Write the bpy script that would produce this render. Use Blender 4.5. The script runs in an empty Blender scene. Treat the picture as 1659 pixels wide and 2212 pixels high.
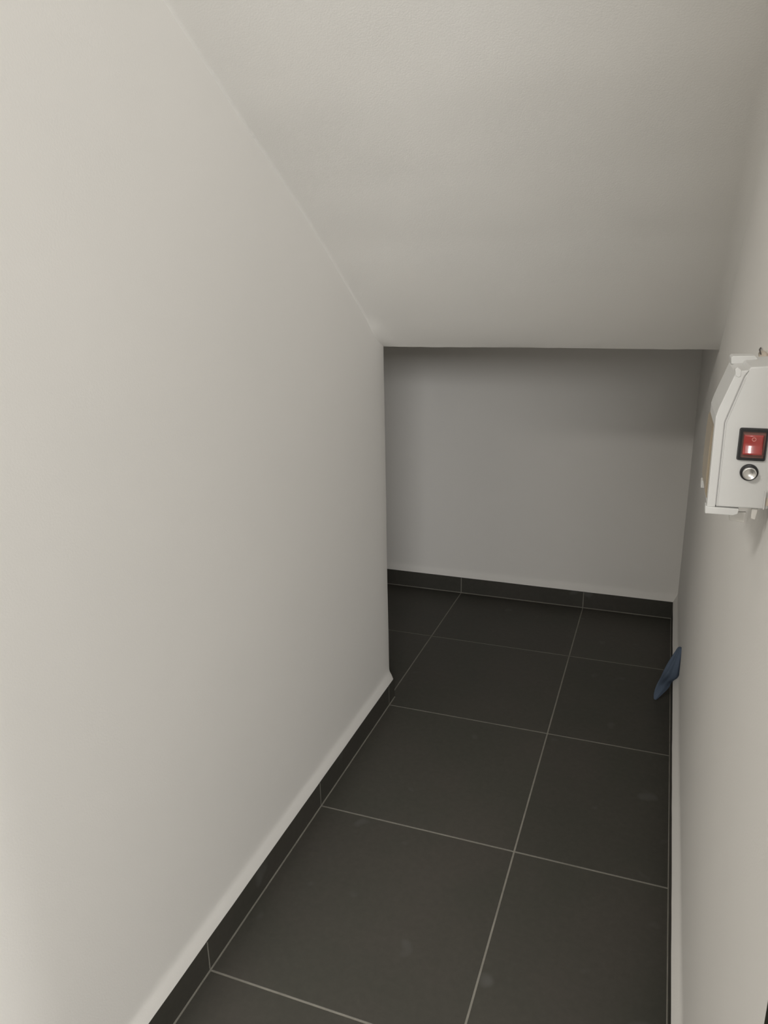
import bpy, bmesh, math, random
from mathutils import Vector, Matrix, noise

# ------------------------------------------------------------------ camera
scn = bpy.context.scene
W, H, FPX = 1659.0, 2212.0, 1617.8
yaw, pitch, roll = -0.3602, 0.2910, -0.0183
fw = Vector((math.sin(yaw)*math.cos(pitch), math.cos(yaw)*math.cos(pitch), -math.sin(pitch)))
r0 = Vector((math.cos(yaw), -math.sin(yaw), 0)); u0 = r0.cross(fw)
rt = r0*math.cos(roll) + u0*math.sin(roll); up = -r0*math.sin(roll) + u0*math.cos(roll)
cam_d = bpy.data.cameras.new('camera'); cam = bpy.data.objects.new('camera', cam_d)
scn.collection.objects.link(cam); scn.camera = cam
cam_d.sensor_fit = 'HORIZONTAL'; cam_d.sensor_width = 36.0; cam_d.lens = FPX*36.0/W
cam_d.clip_start = 0.02
cam.matrix_world = Matrix(((rt.x, up.x, -fw.x, 0.8809), (rt.y, up.y, -fw.y, -1.7096), (rt.z, up.z, -fw.z, 1.4879), (0, 0, 0, 1)))

# ------------------------------------------------------------------ world, lights, exposure
wd = bpy.data.worlds.new('world'); scn.world = wd; wd.use_nodes = True
wd.node_tree.nodes['Background'].inputs[0].default_value = (1.0, 0.965, 0.92, 1)
wd.node_tree.nodes['Background'].inputs[1].default_value = 1.0

def area(name, loc, target, sx, sy, power, color):
    d = bpy.data.lights.new(name, 'AREA'); d.shape = 'RECTANGLE'; d.size = sx; d.size_y = sy
    d.energy = power; d.color = color
    o = bpy.data.objects.new(name, d); scn.collection.objects.link(o)
    o.location = loc; o.rotation_euler = (Vector(target)-Vector(loc)).to_track_quat('-Z', 'Y').to_euler()
    return o
X0, X1, Y0, Y1 = -3, 5, -5, 1.85          # hall and closet extents
wx0, wx1, wz0, wz1 = .95, 3.40, 1.86, 2.75       # glazed opening in the hall's rear wall
WP = 150
area('window_light', ((wx0+wx1)/2, Y0+.06, (wz0+wz1)/2), ((wx0+wx1)/2, 0, (wz0+wz1)/2), wx1-wx0-.1, wz1-wz0-.1, WP, (1.0, 0.995, 0.985))
area('hall_fill_light', (-0.3, -2.6, 2.7), (-0.3, -2.6, 0), 0.5, 0.5, 43, (1.0, 0.965, 0.91))  # added unseen fill, set to the left to brighten right wall and soffit

vs = scn.view_settings
scn.display_settings.display_device = 'sRGB'
vs.view_transform = 'Standard'; vs.look = 'None'; vs.gamma = 1.0; vs.exposure = 0.0; vs.use_curve_mapping = False

# ------------------------------------------------------------------ materials
def nt(name):
    m = bpy.data.materials.new(name); m.use_nodes = True
    t = m.node_tree; return m, t, t.nodes['Principled BSDF']
def mixrgb(t, fac, a, b):
    n = t.nodes.new('ShaderNodeMix'); n.data_type = 'RGBA'
    if fac is not None: t.links.new(fac, n.inputs[0])
    n.inputs[6].default_value = (*a, 1); n.inputs[7].default_value = (*b, 1)
    return n
def noise_tex(t, scale, detail=4, rough=.55, coord=None):
    n = t.nodes.new('ShaderNodeTexNoise'); n.inputs['Scale'].default_value = scale
    n.inputs['Detail'].default_value = detail; n.inputs['Roughness'].default_value = rough
    if coord is None:
        g = t.nodes.new('ShaderNodeNewGeometry'); coord = g.outputs['Position']
    t.links.new(coord, n.inputs['Vector']); return n
def ramp(t, src, a, b):
    r = t.nodes.new('ShaderNodeMapRange'); r.inputs[1].default_value = a; r.inputs[2].default_value = b
    t.links.new(src, r.inputs[0]); return r.outputs[0]
def bump(t, bs, src, strength, dist):
    b = t.nodes.new('ShaderNodeBump'); b.inputs['Strength'].default_value = strength
    b.inputs['Distance'].default_value = dist; t.links.new(src, b.inputs['Height'])
    t.links.new(b.outputs[0], bs.inputs['Normal'])

def paint(name, c1, c2, fine=260, strength=.18):
    m, t, bs = nt(name)
    n = noise_tex(t, 1.7, 3); mx = mixrgb(t, ramp(t, n.outputs[0], .35, .65), c1, c2)
    t.links.new(mx.outputs[2], bs.inputs['Base Color'])
    bs.inputs['Roughness'].default_value = .78; bs.inputs['Specular IOR Level'].default_value = .25
    f = noise_tex(t, fine, 3); bump(t, bs, f.outputs[0], strength, .0012)
    return m
M_wall = paint('white_wall_paint', (.850, .830, .795), (.832, .814, .780))
M_soffit = paint('white_soffit_paint', (.835, .815, .775), (.81, .795, .76), 330, .30)

def tile_mat(name, k=1.0):
    m, t, bs = nt(name)
    a = noise_tex(t, 3.2, 3, .5); b = noise_tex(t, 55, 6, .7)
    mx = mixrgb(t, ramp(t, a.outputs[0], .38, .64), (.0565*k, .0550*k, .0450*k), (.0635*k, .0585*k, .0495*k))
    mx2 = t.nodes.new('ShaderNodeMix'); mx2.data_type = 'RGBA'; mx2.blend_type = 'MULTIPLY'
    mx2.inputs[0].default_value = 1
    t.links.new(mx.outputs[2], mx2.inputs[6])
    gr = mixrgb(t, ramp(t, b.outputs[0], .3, .7), (.90, .90, .90), (1.10, 1.10, 1.10))
    t.links.new(gr.outputs[2], mx2.inputs[7])
    # a few pale scuffs
    s = noise_tex(t, 9.0, 2, .4); sc = ramp(t, s.outputs[0], .69, .76)
    mx3 = mixrgb(t, sc, (0, 0, 0), (.085, .083, .075)); t.links.new(mx2.outputs[2], mx3.inputs[6])
    oi = t.nodes.new('ShaderNodeObjectInfo')
    hv = t.nodes.new('ShaderNodeHueSaturation')
    mr = t.nodes.new('ShaderNodeMapRange'); mr.inputs[3].default_value = .94; mr.inputs[4].default_value = 1.06
    t.links.new(oi.outputs['Random'], mr.inputs[0]); t.links.new(mr.outputs[0], hv.inputs['Value'])
    t.links.new(mx3.outputs[2], hv.inputs['Color']); t.links.new(hv.outputs[0], bs.inputs['Base Color'])
    bs.inputs['Roughness'].default_value = .58; bs.inputs['Specular IOR Level'].default_value = .42
    bump(t, bs, b.outputs[0], .12, .0006)
    return m
M_tile = tile_mat('anthracite_tile')
M_skirt = tile_mat('anthracite_skirting_tile', .92)
m, t, bs = nt('grey_grout'); M_grout = m
n = noise_tex(t, 14, 5, .7); mx = mixrgb(t, ramp(t, n.outputs[0], .3, .7), (.19, .18, .152), (.27, .257, .222))
t.links.new(mx.outputs[2], bs.inputs['Base Color']); bs.inputs['Roughness'].default_value = .9
f = noise_tex(t, 500, 3); bump(t, bs, f.outputs[0], .3, .001)

def plain(name, c, rough, spec=.5, metal=0, trans=0, ior=1.45, coat=0):
    m, t, bs = nt(name)
    n = noise_tex(t, 40, 3); k = .96
    mx = mixrgb(t, n.outputs[0], tuple(x*k for x in c), c)
    t.links.new(mx.outputs[2], bs.inputs['Base Color'])
    bs.inputs['Roughness'].default_value = rough; bs.inputs['Specular IOR Level'].default_value = spec
    bs.inputs['Metallic'].default_value = metal; bs.inputs['Transmission Weight'].default_value = trans
    bs.inputs['IOR'].default_value = ior; bs.inputs['Coat Weight'].default_value = coat
    return m
M_plastic = plain('white_plastic', (.67, .67, .655), .40, .4)
M_plastic2 = plain('aged_white_plastic', (.70, .68, .64), .5, .35)
M_black = plain('black_plastic', (.018, .017, .018), .32, .5)
M_red = plain('red_translucent_plastic', (.40, .050, .045), .20, .6, coat=.6)
M_redrim = plain('smoky_red_plastic', (.21, .105, .085), .3, .5)
M_mark = plain('pale_pink_print', (.75, .38, .34), .4)
M_chrome = plain('nickel_cap', (.78, .77, .75), .30, .5, metal=1)
M_diff = plain('yellowed_clear_plastic', (.62, .52, .38), .3, .5, trans=.55)
M_blue = plain('blue_cloth', (.110, .145, .205), .9, .2)
M_frame = plain('dark_door_frame_paint', (.020, .022, .013), .5, .3)
M_winframe = plain('white_window_frame', (.7, .7, .69), .4, .4)
M_cream = plain('cream_filler', (.66, .58, .49), .8, .2)
M_wire = plain('grey_wire', (.10, .085, .075), .5, .3)
m, t, bs = nt('window_glass'); M_glass = m
bs.inputs['Transmission Weight'].default_value = 1; bs.inputs['Roughness'].default_value = 0

# ------------------------------------------------------------------ helpers
def obj(name, verts, faces, mat, parent=None, smooth=False, bevel=0, seg=2, loc=None, weld=False):
    me = bpy.data.meshes.new(name); me.from_pydata([tuple(v) for v in verts], [], faces)
    bm = bmesh.new(); bm.from_mesh(me)
    if weld: bmesh.ops.remove_doubles(bm, verts=bm.verts, dist=1e-5)
    bmesh.ops.recalc_face_normals(bm, faces=bm.faces); bm.to_mesh(me); bm.free()
    me.materials.append(mat)
    if smooth:
        for p in me.polygons: p.use_smooth = True
    o = bpy.data.objects.new(name, me); scn.collection.objects.link(o)
    if loc: o.location = loc
    if parent: o.parent = parent
    if bevel:
        b = o.modifiers.new('bevel', 'BEVEL'); b.width = bevel; b.segments = seg; b.limit_method = 'ANGLE'
        b.angle_limit = math.radians(35)
    return o
def box(x0, x1, y0, y1, z0, z1):
    v = [(x0, y0, z0), (x1, y0, z0), (x1, y1, z0), (x0, y1, z0), (x0, y0, z1), (x1, y0, z1), (x1, y1, z1), (x0, y1, z1)]
    return v, [(0, 3, 2, 1), (4, 5, 6, 7), (0, 1, 5, 4), (1, 2, 6, 5), (2, 3, 7, 6), (3, 0, 4, 7)]
def prism_y(prof, y0, y1):       # prof: list of (x,z); extruded along y
    n = len(prof)
    v = [(x, y0, z) for x, z in prof] + [(x, y1, z) for x, z in prof]
    f = [tuple(range(n)), tuple(range(2*n-1, n-1, -1))]
    f += [(i, (i+1) % n, n+(i+1) % n, n+i) for i in range(n)]
    return v, f
def join(*vf):
    V, F = [], []
    for v, f in vf:
        o = len(V); V += list(v); F += [tuple(i+o for i in q) for q in f]
    return V, F
def struct(o):
    o['kind'] = 'structure'; return o
def thing(name, label, cat, loc):
    o = bpy.data.objects.new(name, None); o.empty_display_size = .05
    scn.collection.objects.link(o); o.location = loc; o['label'] = label; o['category'] = cat; return o

ZT = 2.8
SK = .083                        # skirting height
XL, XR = .004, 1.016             # wall faces
FL, FR = .018, .998              # skirting faces
YC, YB, YO = .645, 1.7288, -1.098

def uneven(p, amp=.0012, s=2.3):
    return (noise.noise(Vector(p)*s) + .4*noise.noise(Vector(p)*s*4.1))*amp

def swept_wall(name, path, closed, lip_from=None, height=ZT, step=.05, lip=.014, zl=.118):
    """vertical wall following a plan path; just above the skirting the plaster flares out to meet the tile"""
    # resample
    pts = []
    n = len(path)
    for i in range(n if closed else n-1):
        a = Vector(path[i]); b = Vector(path[(i+1) % n]); k = max(1, int((b-a).length/step))
        for j in range(k): pts.append(a.lerp(b, j/k))
    if not closed: pts.append(Vector(path[-1]))
    m = len(pts)
    zs = [0, SK-.001, SK, .090, .100, .109, .116, .124, .136, .18]
    k = 30
    zs += [.18+(height-.18)*(i+1)/k for i in range(k)]
    def off(z):
        if z < SK-.0005: return 0
        if z < .100: return lip*(1-.42*(z-SK)/(.017))
        if z < .124:
            t_ = (z-.100)/.024; return lip*.58*(1-t_)**1.6
        return 0
    V = []; 
    area2 = sum(pts[i].x*pts[(i+1) % m].y-pts[(i+1) % m].x*pts[i].y for i in range(m))
    sg = 1 if area2 > 0 else -1
    for i, p in enumerate(pts):
        a = pts[(i-1) % m]; b = pts[(i+1) % m]
        d1 = (p-a).normalized(); d2 = (b-p).normalized()
        n1 = Vector((d1.y, -d1.x))*sg; n2 = Vector((d2.y, -d2.x))*sg
        nn = (n1+n2); nn.normalize(); c = max(.5, nn.dot(n1))
        for z in zs:
            w = uneven((p.x, p.y, z)) if z > .05 else 0
            if SK-.0005 <= z < .13: w = uneven((p.x, p.y, .12), .0012)+uneven((p.x, p.y, 3.0), .0008, 9)
            q = p + nn*((off(z))/c + w)
            V.append((q.x, q.y, z))
    K = len(zs); F = []
    for i in range(m):
        j = (i+1) % m
        for a in range(K-1): F.append((i*K+a, j*K+a, j*K+a+1, i*K+a+1))
    F.append(tuple(i*K for i in range(m))); F.append(tuple(i*K+K-1 for i in range(m)))
    o = obj(name, V, F, M_wall, smooth=False)
    me = o.data
    for p in me.polygons:
        if len(p.vertices) == 4: p.use_smooth = True
    me.set_sharp_from_angle(angle=math.radians(50))
    return struct(o)

# ------------------------------------------------------------------ floor
v, f = box(X0, X1, Y0, Y1, -.10, -.0008)
floor = struct(obj('floor', v, f, M_grout))
G = .0024                         # half joint
tile_me = None
for i in range(math.floor(X0/.6), math.ceil(X1/.6)):
    for j in range(math.floor(Y0/.6), 3):
        cx, cy = .6*i+.3, .6*j+.3
        if cy-.3 > YB: continue
        if tile_me is None:
            v, f = box(-.3+G, .3-G, -.3+G, .3-G, -.008, 0)
            o = obj('tile', v, f, M_tile, floor, bevel=.0007, seg=1, loc=(cx, cy, 0)); tile_me = o.data
        else:
            o = bpy.data.objects.new('tile', tile_me); scn.collection.objects.link(o); o.parent = floor; o.location = (cx, cy, 0)
            b = o.modifiers.new('bevel', 'BEVEL'); b.width = .0007; b.segments = 1
# ------------------------------------------------------------------ walls
arc = [(XL-.55+.55*math.cos(math.radians(a)), -.985-.55*math.sin(math.radians(a))) for a in (15, 12, 9, 6, 3, 0)]
cr = .005
corner = [(XL-cr+cr*math.cos(math.radians(a)), YC-cr+cr*math.sin(math.radians(a))) for a in range(0, 91, 18)]
swept_wall('wall_left', [(X0, -1.13)] + arc + corner + [(X0, YC)], True)
swept_wall('wall_right', [(XR, YB), (XR, YO), (XR+.14, YO), (XR+.14, YB)][::-1], True, lip=.018)
swept_wall('wall_back', [(X0, YB), (XR+.14, YB), (XR+.14, Y1), (X0, Y1)], True, lip=.012)
v, f = box(X0, -.62, YC, YB, 0, ZT); struct(obj('wall_recess', v, f, M_wall))
v, f = box(XR+.14, X1, YO, YO+.12, 0, ZT); struct(obj('wall_front', v, f, M_wall))
v, f = box(X0-.12, X0, Y0-.12, Y1, 0, ZT); struct(obj('wall_hall_left', v, f, M_wall))
v, f = box(X1, X1+.12, Y0-.12, YO+.12, 0, ZT); struct(obj('wall_hall_right', v, f, M_wall))
wm = (wx0+wx1)/2
v, f = join(box(X0, wx0, Y0-.12, Y0, 0, ZT), box(wx1, X1, Y0-.12, Y0, 0, ZT), box(wx0, wx1, Y0-.12, Y0, 0, wz0), box(wx0, wx1, Y0-.12, Y0, wz1, ZT))
struct(obj('wall_hall_rear', v, f, M_wall))
win = struct(obj('window_1', *join(box(wx0, wx0+.05, Y0-.10, Y0-.05, wz0, wz1), box(wx1-.05, wx1, Y0-.10, Y0-.05, wz0, wz1),
      box(wx0+.05, wx1-.05, Y0-.10, Y0-.05, wz0, wz0+.05), box(wx0+.05, wx1-.05, Y0-.10, Y0-.05, wz1-.05, wz1), box(wm-.025, wm+.025, Y0-.10, Y0-.05, wz0+.05, wz1-.05)), M_winframe, bevel=.004))
for a, b in ((wx0+.05, wm-.025), (wm+.025, wx1-.05)):
    obj('pane', *box(a, b, Y0-.078, Y0-.072, wz0+.05, wz1-.05), M_glass, win)

# ------------------------------------------------------------------ ceiling: sloped stair soffit, recess ceiling, hall ceiling
prof = [(YC, 1.303), (.62, 1.318), (.55, 1.362), (.40, 1.462), (.20, 1.597), (.0, 1.722), (-.2, 1.840), (-.42, 1.975), (-.7, 2.140), (-1.0, 2.320), (-1.13, 2.400)]
def zof(y):
    for (a, za), (b, zb) in zip(prof, prof[1:]):
        if b <= y <= a: return za+(zb-za)*(y-a)/(b-a)
    return prof[-1][1]
nx, ny = 60, 70
V = []; F = []
for j in range(ny+1):
    y = YC + (-1.13-YC)*(j/ny)**1.15
    for i in range(nx+1):
        q_ = i/nx; x = XL-.002 + (XR-XL+.004)*(q_ - .12*math.sin(2*math.pi*q_))
        z = zof(y) + uneven((x, y, 9), .0035, 1.7)*min(1, j/4)
        yy = y
        if j == 0: 
            z = 1.303 + uneven((x, 5, 5), .0025, 3.0) + uneven((x*1.0, 7, 5), .0010, 14.0)
            yy = y + uneven((x, 1, 2), .002, 6)
        # plaster built down where the slope dies into the left wall
        if x < .07 and y > .5:
            s = max(0, 1-(x-XL)/.06); z += (1.303-z)*s*s*(3-2*s)*.30*min(1, (y-.5)/.10)
        for d_, r_ in ((x-XL, .007), (XR-x, .030)):            # plaster cove against the side walls
            if d_ < r_ and j > 1: z -= (r_ - math.sqrt(max(0, r_*r_-(r_-max(0, d_))**2)))*.75*min(1, j/8)
        V.append((x, yy, z))
R_ = nx+1
for j in range(ny):
    for i in range(nx): F.append((j*R_+i, j*R_+i+1, (j+1)*R_+i+1, (j+1)*R_+i))
base = len(V)                     # back of the slab: a second skin 16 cm above, closed round the edges
back = []
for (y, z) in ((YC, 1.303+.16), (YC-.001, 1.60), (-1.13, ZT)):
    back.append((XL, y, z)); back.append((XR, y, z))
V += back
F.append((base, base+1, base+3, base+2)); F.append((base+2, base+3, base+5, base+4))
F.append(tuple(range(0, nx+1)) + (base+1, base))                                   # low edge
F.append(tuple(ny*R_+i for i in range(nx+1)) + (base+5, base+4))                     # high edge
F.append(tuple(j*R_ for j in range(ny+1)) + (base+4, base+2, base))
F.append(tuple(j*R_+nx for j in range(ny+1)) + (base+5, base+3, base+1))
cl = struct(obj('ceiling', V, F, M_soffit))
for p in cl.data.polygons:
    if len(p.vertices) == 4 and max(p.vertices) < base: p.use_smooth = True
cl.data.set_sharp_from_angle(angle=math.radians(48))
v, f = box(-.62, XR, YC+.002, YB, 1.309, 1.46); struct(obj('ceiling_recess', v, f, M_wall))
v, f = box(X0, X1, Y0, -1.131, ZT, ZT+.1); struct(obj('ceiling_hall', v, f, M_wall))

# ------------------------------------------------------------------ skirting (baseboards): grout backing with tile pieces
def skirting(name, axis, face, inward, spans, foot=True):
    """axis 'y': runs along y at x=face; inward = +1/-1 direction into the room; spans = joints list"""
    th = abs(face-(XL if inward > 0 else XR)) if axis == 'y' else .012
    a, b = spans[0], spans[-1]
    wallp = face-inward*th
    def bx(c0, c1, s0, s1, z0, z1):
        c0, c1 = min(c0, c1), max(c0, c1)
        return box(c0, c1, s0, s1, z0, z1) if axis == 'y' else box(s0, s1, c0, c1, z0, z1)
    back = bx(wallp, face-inward*.0003, a, b, 0, SK-.004)
    ft = bx(face-inward*.001, face+inward*.0028, a, b, 0, .0022)
    root = struct(obj(name, *(join(back, ft) if foot else back), M_grout))
    for s0, s1 in zip(spans, spans[1:]):
        e = .0015
        obj('skirting_tile', *bx(wallp+inward*.0005, face, s0+(e if s0 != a else 0), s1-(e if s1 != b else 0), .0025, SK), M_skirt, root, bevel=.0008, seg=1)
    return root
skirting('baseboard_left', 'y', FL, 1, [-.98, -.6, 0, .6, YC+.014])
skirting('baseboard_right', 'y', FR, -1, [YO, -.6, 0, .6, 1.2, YB-.012])
skirting('baseboard_back', 'x', YB-.012, -1, [-.62, 0, .6, FR])
skirting('baseboard_recess', 'x', YC+.012, 1, [-.6, XL])

# dark post of the doorway at the near end of the right wall
trim = struct(obj('trim_1', *box(XR-.001, XR+.09, YO-.045, YO-.002, 0, 2.1), M_frame, bevel=.003))

# ------------------------------------------------------------------ emergency lamp on the right wall
YE = -.72; DE = .125
lamp = thing('emergency_lamp', 'white plastic emergency lamp with red rocker switch mounted on the right wall', 'lamp', (XR-.03, YE+DE/2, 1.2165))
lo = Vector(lamp.location)
def L(vf): return [tuple(Vector(p)-lo) for p in vf[0]], vf[1]
front = [(.9430, 1.2165), (.9418, 1.3300), (.9445, 1.3420), (.9576, 1.3800), (.9620, 1.3868), (.9750, 1.3885)]
rear_split_top = (.9680, 1.3868); knee = (.9512, 1.3240)
# housing: rear body
body = [(.9532, 1.2175), (.9527, 1.3240), (.9690, 1.3800), (.9740, 1.3905), (XR-.004, 1.3935), (XR-.004, 1.2185)]
core = [(.9460, 1.2190), (.9455, 1.3320), (.9640, 1.3840), (.9750, 1.3880), (.9800, 1.3880), (.9800, 1.2190)]
obj('housing', *L(join(prism_y(body, YE, YE+DE), prism_y(core, YE+.0012, YE+DE-.004))), M_plastic, lamp, bevel=.0018, seg=3)
# front cover: rim strip following the chamfered outline
cover = [(.9430, 1.2165), (.9418, 1.3300), (.9445, 1.3415), (.9586, 1.3840), (.9650, 1.3862), (.9730, 1.3870), (.9681, 1.3797), (.9523, 1.3244), (.9528, 1.2170)]
obj('front_cover', *L(prism_y(cover, YE-.0012, YE+DE-.002)), M_plastic, lamp, bevel=.0012, seg=3)
# raised seam bead beside the joint
bead = [(.9537, 1.2180), (.9532, 1.3238), (.9692, 1.3790), (.9706, 1.3786), (.9547, 1.3234), (.9552, 1.2180)]
obj('seam_bead', *L(prism_y(bead, YE-.0006, YE+.004)), M_plastic, lamp, bevel=.0003, seg=1)
# bottom tray and top clip
obj('bottom_tray', *L(join(prism_y([(.9416, 1.2080), (.9410, 1.2185), (.9440, 1.2170), (.9800, 1.2168), (.9790, 1.2100), (.9740, 1.2080)], YE-.0025, YE+.014))), M_plastic, lamp, bevel=.001)
obj('top_clip', *L(prism_y([(.9590, 1.3850), (.9580, 1.3930), (.9600, 1.3955), (.9860, 1.3960), (.9900, 1.3920), (.9860, 1.3850)], YE+.090, YE+DE)), M_plastic, lamp, bevel=.0012)
obj('catch', *L(prism_y([(.9585, 1.3800), (.9572, 1.3880), (.9600, 1.3905), (.9640, 1.3870), (.9645, 1.3795), (.9620, 1.3785)], YE-.002, YE+.012)), M_plastic, lamp, bevel=.0006)
# yellowed diffuser along the front face
dpro = []
for k in range(7):
    a = math.pi*k/6; dpro.append((.9420-.0026*math.sin(a)**.5, 1.2240+.094*(1-math.cos(a))/2*1.0))
dpro = [(.9424, 1.2230)] + dpro[1:-1] + [(.9424, 1.3190)]
obj('diffuser', *L(prism_y([(.9436, 1.2225)] + dpro + [(.9436, 1.3195)], YE+.018, YE+DE+.004)), M_diff, lamp, bevel=.0004)
obj('diffuser_end_cap', *L(box(.9398, .9440, YE+DE-.014, YE+DE+.006, 1.2120, 1.2225)), M_plastic, lamp, bevel=.0008)
# mounting tabs beneath
obj('mounting_tab', *L(prism_y([(.970, 1.2085), (.990, 1.2095), (.989, 1.1955), (.9715, 1.1975)], YE+.012, YE+.017)), M_plastic2, lamp, bevel=.001)
obj('mounting_tab', *L(prism_y([(.9945, 1.2175), (1.0020, 1.2175), (1.0000, 1.2025), (.9950, 1.2040)], YE+.004, YE+.010)), M_plastic2, lamp, bevel=.001)
# latch lip at lower right of the end face
obj('latch_lip', *L(box(1.0060, 1.0076, YE-.004, YE, 1.2190, 1.2420)), M_plastic, lamp, bevel=.0005)
obj('knockout', *L(box(1.0085, 1.0115, YE-.0006, YE+.0004, 1.2230, 1.2330)), M_cream, lamp)

# rocker switch
bez_o = [(.9700, 1.3185), (1.0022, 1.3185), (1.0022, 1.2782), (.9700, 1.2782)]
bi = (.9740, .9995, 1.2822, 1.3142)
def rframe(x0, x1, z0, z1, ix0, ix1, iz0, iz1, y0, y1):
    def ring(a, b, c, d, y, r):
        out = []
        for cx_, cz_, s in ((b-r, d-r, 0), (a+r, d-r, 90), (a+r, c+r, 180), (b-r, c+r, 270)):
            for k in range(4):
                t_ = math.radians(s+30*k); out.append((cx_+r*math.cos(t_), y, cz_+r*math.sin(t_)))
        return out
    A = ring(x0, x1, z0, z1, y0, .0025); A2 = ring(x0+.0012, x1-.0012, z0+.0012, z1-.0012, y1, .002)
    B2 = ring(ix0, ix1, iz0, iz1, y1, .0008); Bb = ring(ix0, ix1, iz0, iz1, y0, .0008)
    n = 16; V = A+A2+B2+Bb; F = []
    for s in range(4):
        a, b = s*n, ((s+1) % 4)*n
        for k in range(n): F.append((a+k, a+(k+1) % n, b+(k+1) % n, b+k))
    return V, F
sw = obj('rocker_switch', *L(rframe(.9700, 1.0022, 1.2782, 1.3185, *bi, YE, YE-.0036)), M_black, lamp)
sw['label'] = 'black bezel with red rocker'
# smoky surround inside bezel, concave rocker in red (top edge tipped outward)
obj('switch_surround', *L(box(bi[0], bi[1], YE-.0012, YE+.001, bi[2], bi[3])), M_redrim, sw)
V = []; F = []; nz, nxx = 12, 8
x0, x1, z0, z1 = .9757, .9972, 1.2865, 1.3105
for j in range(nz+1):
    s = j/nz; z = z0+(z1-z0)*s
    for i in range(nxx+1):
        q = i/nxx; yy = (YE-.0058+.0053*s) if s < .5 else (YE-.00315-.0017*(s-.5))
        yy += .0006*(2*q-1)**2
        V.append((x0+(x1-x0)*q, yy, z))
for j in range(nz):
    for i in range(nxx):
        a = j*(nxx+1)+i; F.append((a, a+1, a+nxx+2, a+nxx+1))
nb = len(V)
V += [(x0, YE, z0), (x1, YE, z0), (x1, YE, z1), (x0, YE, z1)]
F += [tuple(range(0, nxx+1)) + (nb+1, nb), tuple(nz*(nxx+1)+i for i in range(nxx+1)) + (nb+2, nb+3),
      tuple(j*(nxx+1) for j in range(nz+1)) + (nb+3, nb), tuple(j*(nxx+1)+nxx for j in range(nz+1)) + (nb+2, nb+1), (nb, nb+1, nb+2, nb+3)]
rk = obj('rocker', *L((V, F)), M_red, sw)
for p in rk.data.polygons:
    if max(p.vertices) < nb: p.use_smooth = True
def torus(cx, cz, y, R, r, n=24, m=6):
    V = []; F = []
    for i in range(n):
        a = 2*math.pi*i/n
        for j in range(m):
            b = 2*math.pi*j/m; V.append((cx+(R+r*math.cos(b))*math.cos(a), y+r*math.sin(b), cz+(R+r*math.cos(b))*math.sin(a)))
    for i in range(n):
        for j in range(m): F.append((i*m+j, ((i+1) % n)*m+j, ((i+1) % n)*m+(j+1) % m, i*m+(j+1) % m))
    return V, F
obj('off_mark', *L(torus(.9868, 1.3052, YE-.0037, .0021, .00035)), M_mark, sw, smooth=True)
obj('on_mark', *L(box(.9858, .9865, YE-.0048, YE-.0035, 1.2925, 1.2965)), M_mark, sw)
# fuse holder
def lathe_y(cx, cz, prof, n=56):            # prof: (radius, y)
    V = []; F = []; m = len(prof)
    for i in range(n):
        a = 2*math.pi*i/n
        for r, y in prof: V.append((cx+r*math.cos(a), y, cz+r*math.sin(a)))
    for i in range(n):
        j = (i+1) % n
        for k in range(m-1): F.append((i*m+k, j*m+k, j*m+k+1, i*m+k+1))
    F.append(tuple(i*m for i in range(n))); F.append(tuple(i*m+m-1 for i in range(n)))
    return V, F
fx, fz = .9860, 1.2638
fh = obj('fuse_holder', *L(lathe_y(fx, fz, [(.0104, YE), (.0104, YE-.0016), (.0098, YE-.0030), (.0078, YE-.0036), (.0074, YE-.0010)])), M_black, lamp)
cap = obj('fuse_cap', *L(lathe_y(fx, fz, [(.0075, YE-.001), (.0078, YE-.0080), (.0074, YE-.0090), (.0066, YE-.0093), (.0060, YE-.0090), (.0050, YE-.0080), (.0036, YE-.0072), (.0020, YE-.0068), (.0006, YE-.0067)])), M_chrome, fh)
for o in (fh, cap):
    for p in o.data.polygons: p.use_smooth = len(p.vertices) == 4
    o.data.set_sharp_from_angle(angle=math.radians(40))

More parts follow.
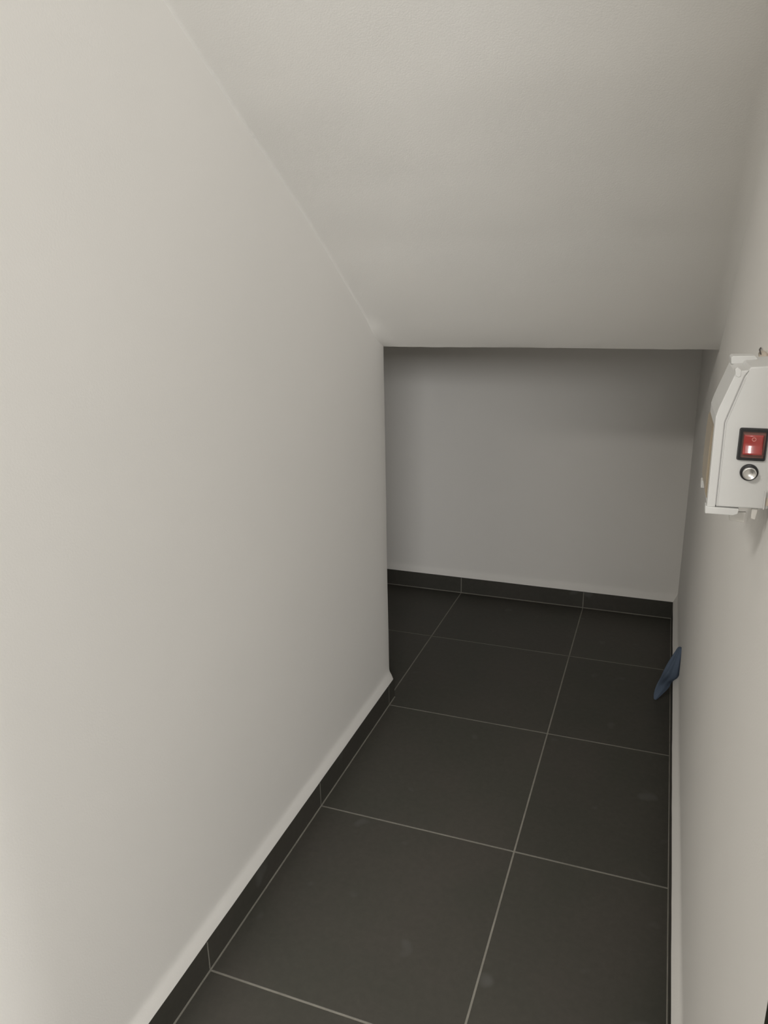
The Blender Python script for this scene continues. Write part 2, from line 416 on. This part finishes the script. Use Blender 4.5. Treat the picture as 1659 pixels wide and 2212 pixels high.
# ------------------------------------------------------------------ cream filler patch and cut wire on the wall just behind the lamp
wr = bpy.data.objects['wall_right']
random.seed(4)
V = []; F = []; n = 14
cxy, cz = -.475, 1.373
for k, (s, d) in enumerate(((1, 0), (.86, .004), (.5, .0065))):
    for i in range(n):
        a = 2*math.pi*i/n; r = s*(1+.22*random.uniform(-1, 1))
        V.append((XR+.0005-d, cxy+.085*r*math.cos(a), cz+.017*r*math.sin(a)))
for k in range(2):
    for i in range(n): F.append((k*n+i, k*n+(i+1) % n, (k+1)*n+(i+1) % n, (k+1)*n+i))
F.append(tuple(range(n))); F.append(tuple(range(2*n, 3*n)))
obj('filler_patch', V, F, M_cream, wr, smooth=True)['label'] = 'cream filler patch'
def tube(pts, r, n=8):
    V = []; F = []
    for i, p in enumerate(pts):
        p = Vector(p); d = (Vector(pts[min(i+1, len(pts)-1)])-Vector(pts[max(i-1, 0)])).normalized()
        a = d.orthogonal().normalized(); b = d.cross(a)
        for k in range(n):
            t_ = 2*math.pi*k/n; V.append(tuple(p+(a*math.cos(t_)+b*math.sin(t_))*r))
    for i in range(len(pts)-1):
        for k in range(n): F.append((i*n+k, i*n+(k+1) % n, (i+1)*n+(k+1) % n, (i+1)*n+k))
    F.append(tuple(range(n))); F.append(tuple(range((len(pts)-1)*n, len(pts)*n)))
    return V, F
obj('wire_end', *tube([(XR-.001, -.395, 1.388), (XR-.004, -.415, 1.387), (XR-.005, -.440, 1.384), (XR-.003, -.470, 1.381), (XR-.003, -.510, 1.379)], .0012), M_wire, wr, smooth=True)

# ------------------------------------------------------------------ scrap of blue cloth leaning in the corner of floor and right wall
ctl = [  # (z, left edge, right edge) of the fall from the wall down to the tip on the floor
    (.228, 1.0060, 1.0135), (.210, .9960, 1.0140), (.190, .9870, 1.0140), (.165, .9780, 1.0140), (.140, .9700, 1.0140), (.120, .9640, 1.0140), (.106, .9600, 1.0120),
    (.092, .9560, 1.0020), (.078, .9520, .9960), (.062, .9480, .9930), (.045, .9440, .9850), (.028, .9410, .9720), (.014, .9390, .9600), (.001, .9385, .9500)]
V = []; F = []; m = 28
for k, (z, xa, xb) in enumerate(ctl):
    for i in range(m):
        t_ = 2*math.pi*i/m; c_ = math.cos(t_)
        fold = 1+.16*math.sin(6*t_+k*.35)+.10*math.sin(3*t_-k*.6)
        px = (xa+xb)/2+(xb-xa)/2*c_*(fold if c_ < .2 else 1)
        w = .020*(.30+.70*math.sin(math.pi*min(1, (k+1)/10)))
        if z > .10 and c_ > .3: px += .0055
        V.append((px, .95+w*math.sin(t_)*fold - .012*math.sin(k*.5), z))
for k in range(len(ctl)-1):
    for i in range(m): F.append((k*m+i, k*m+(i+1) % m, (k+1)*m+(i+1) % m, (k+1)*m+i))
F.append(tuple(range(m))); F.append(tuple(range((len(ctl)-1)*m, len(ctl)*m)))
cloth = obj('cloth_scrap', V, F, M_blue, smooth=True)
sb = cloth.modifiers.new('sub', 'SUBSURF'); sb.levels = 1; sb.render_levels = 2
cloth['label'] = 'small crumpled blue cloth scrap leaning against the foot of the right wall'
cloth['category'] = 'cloth'
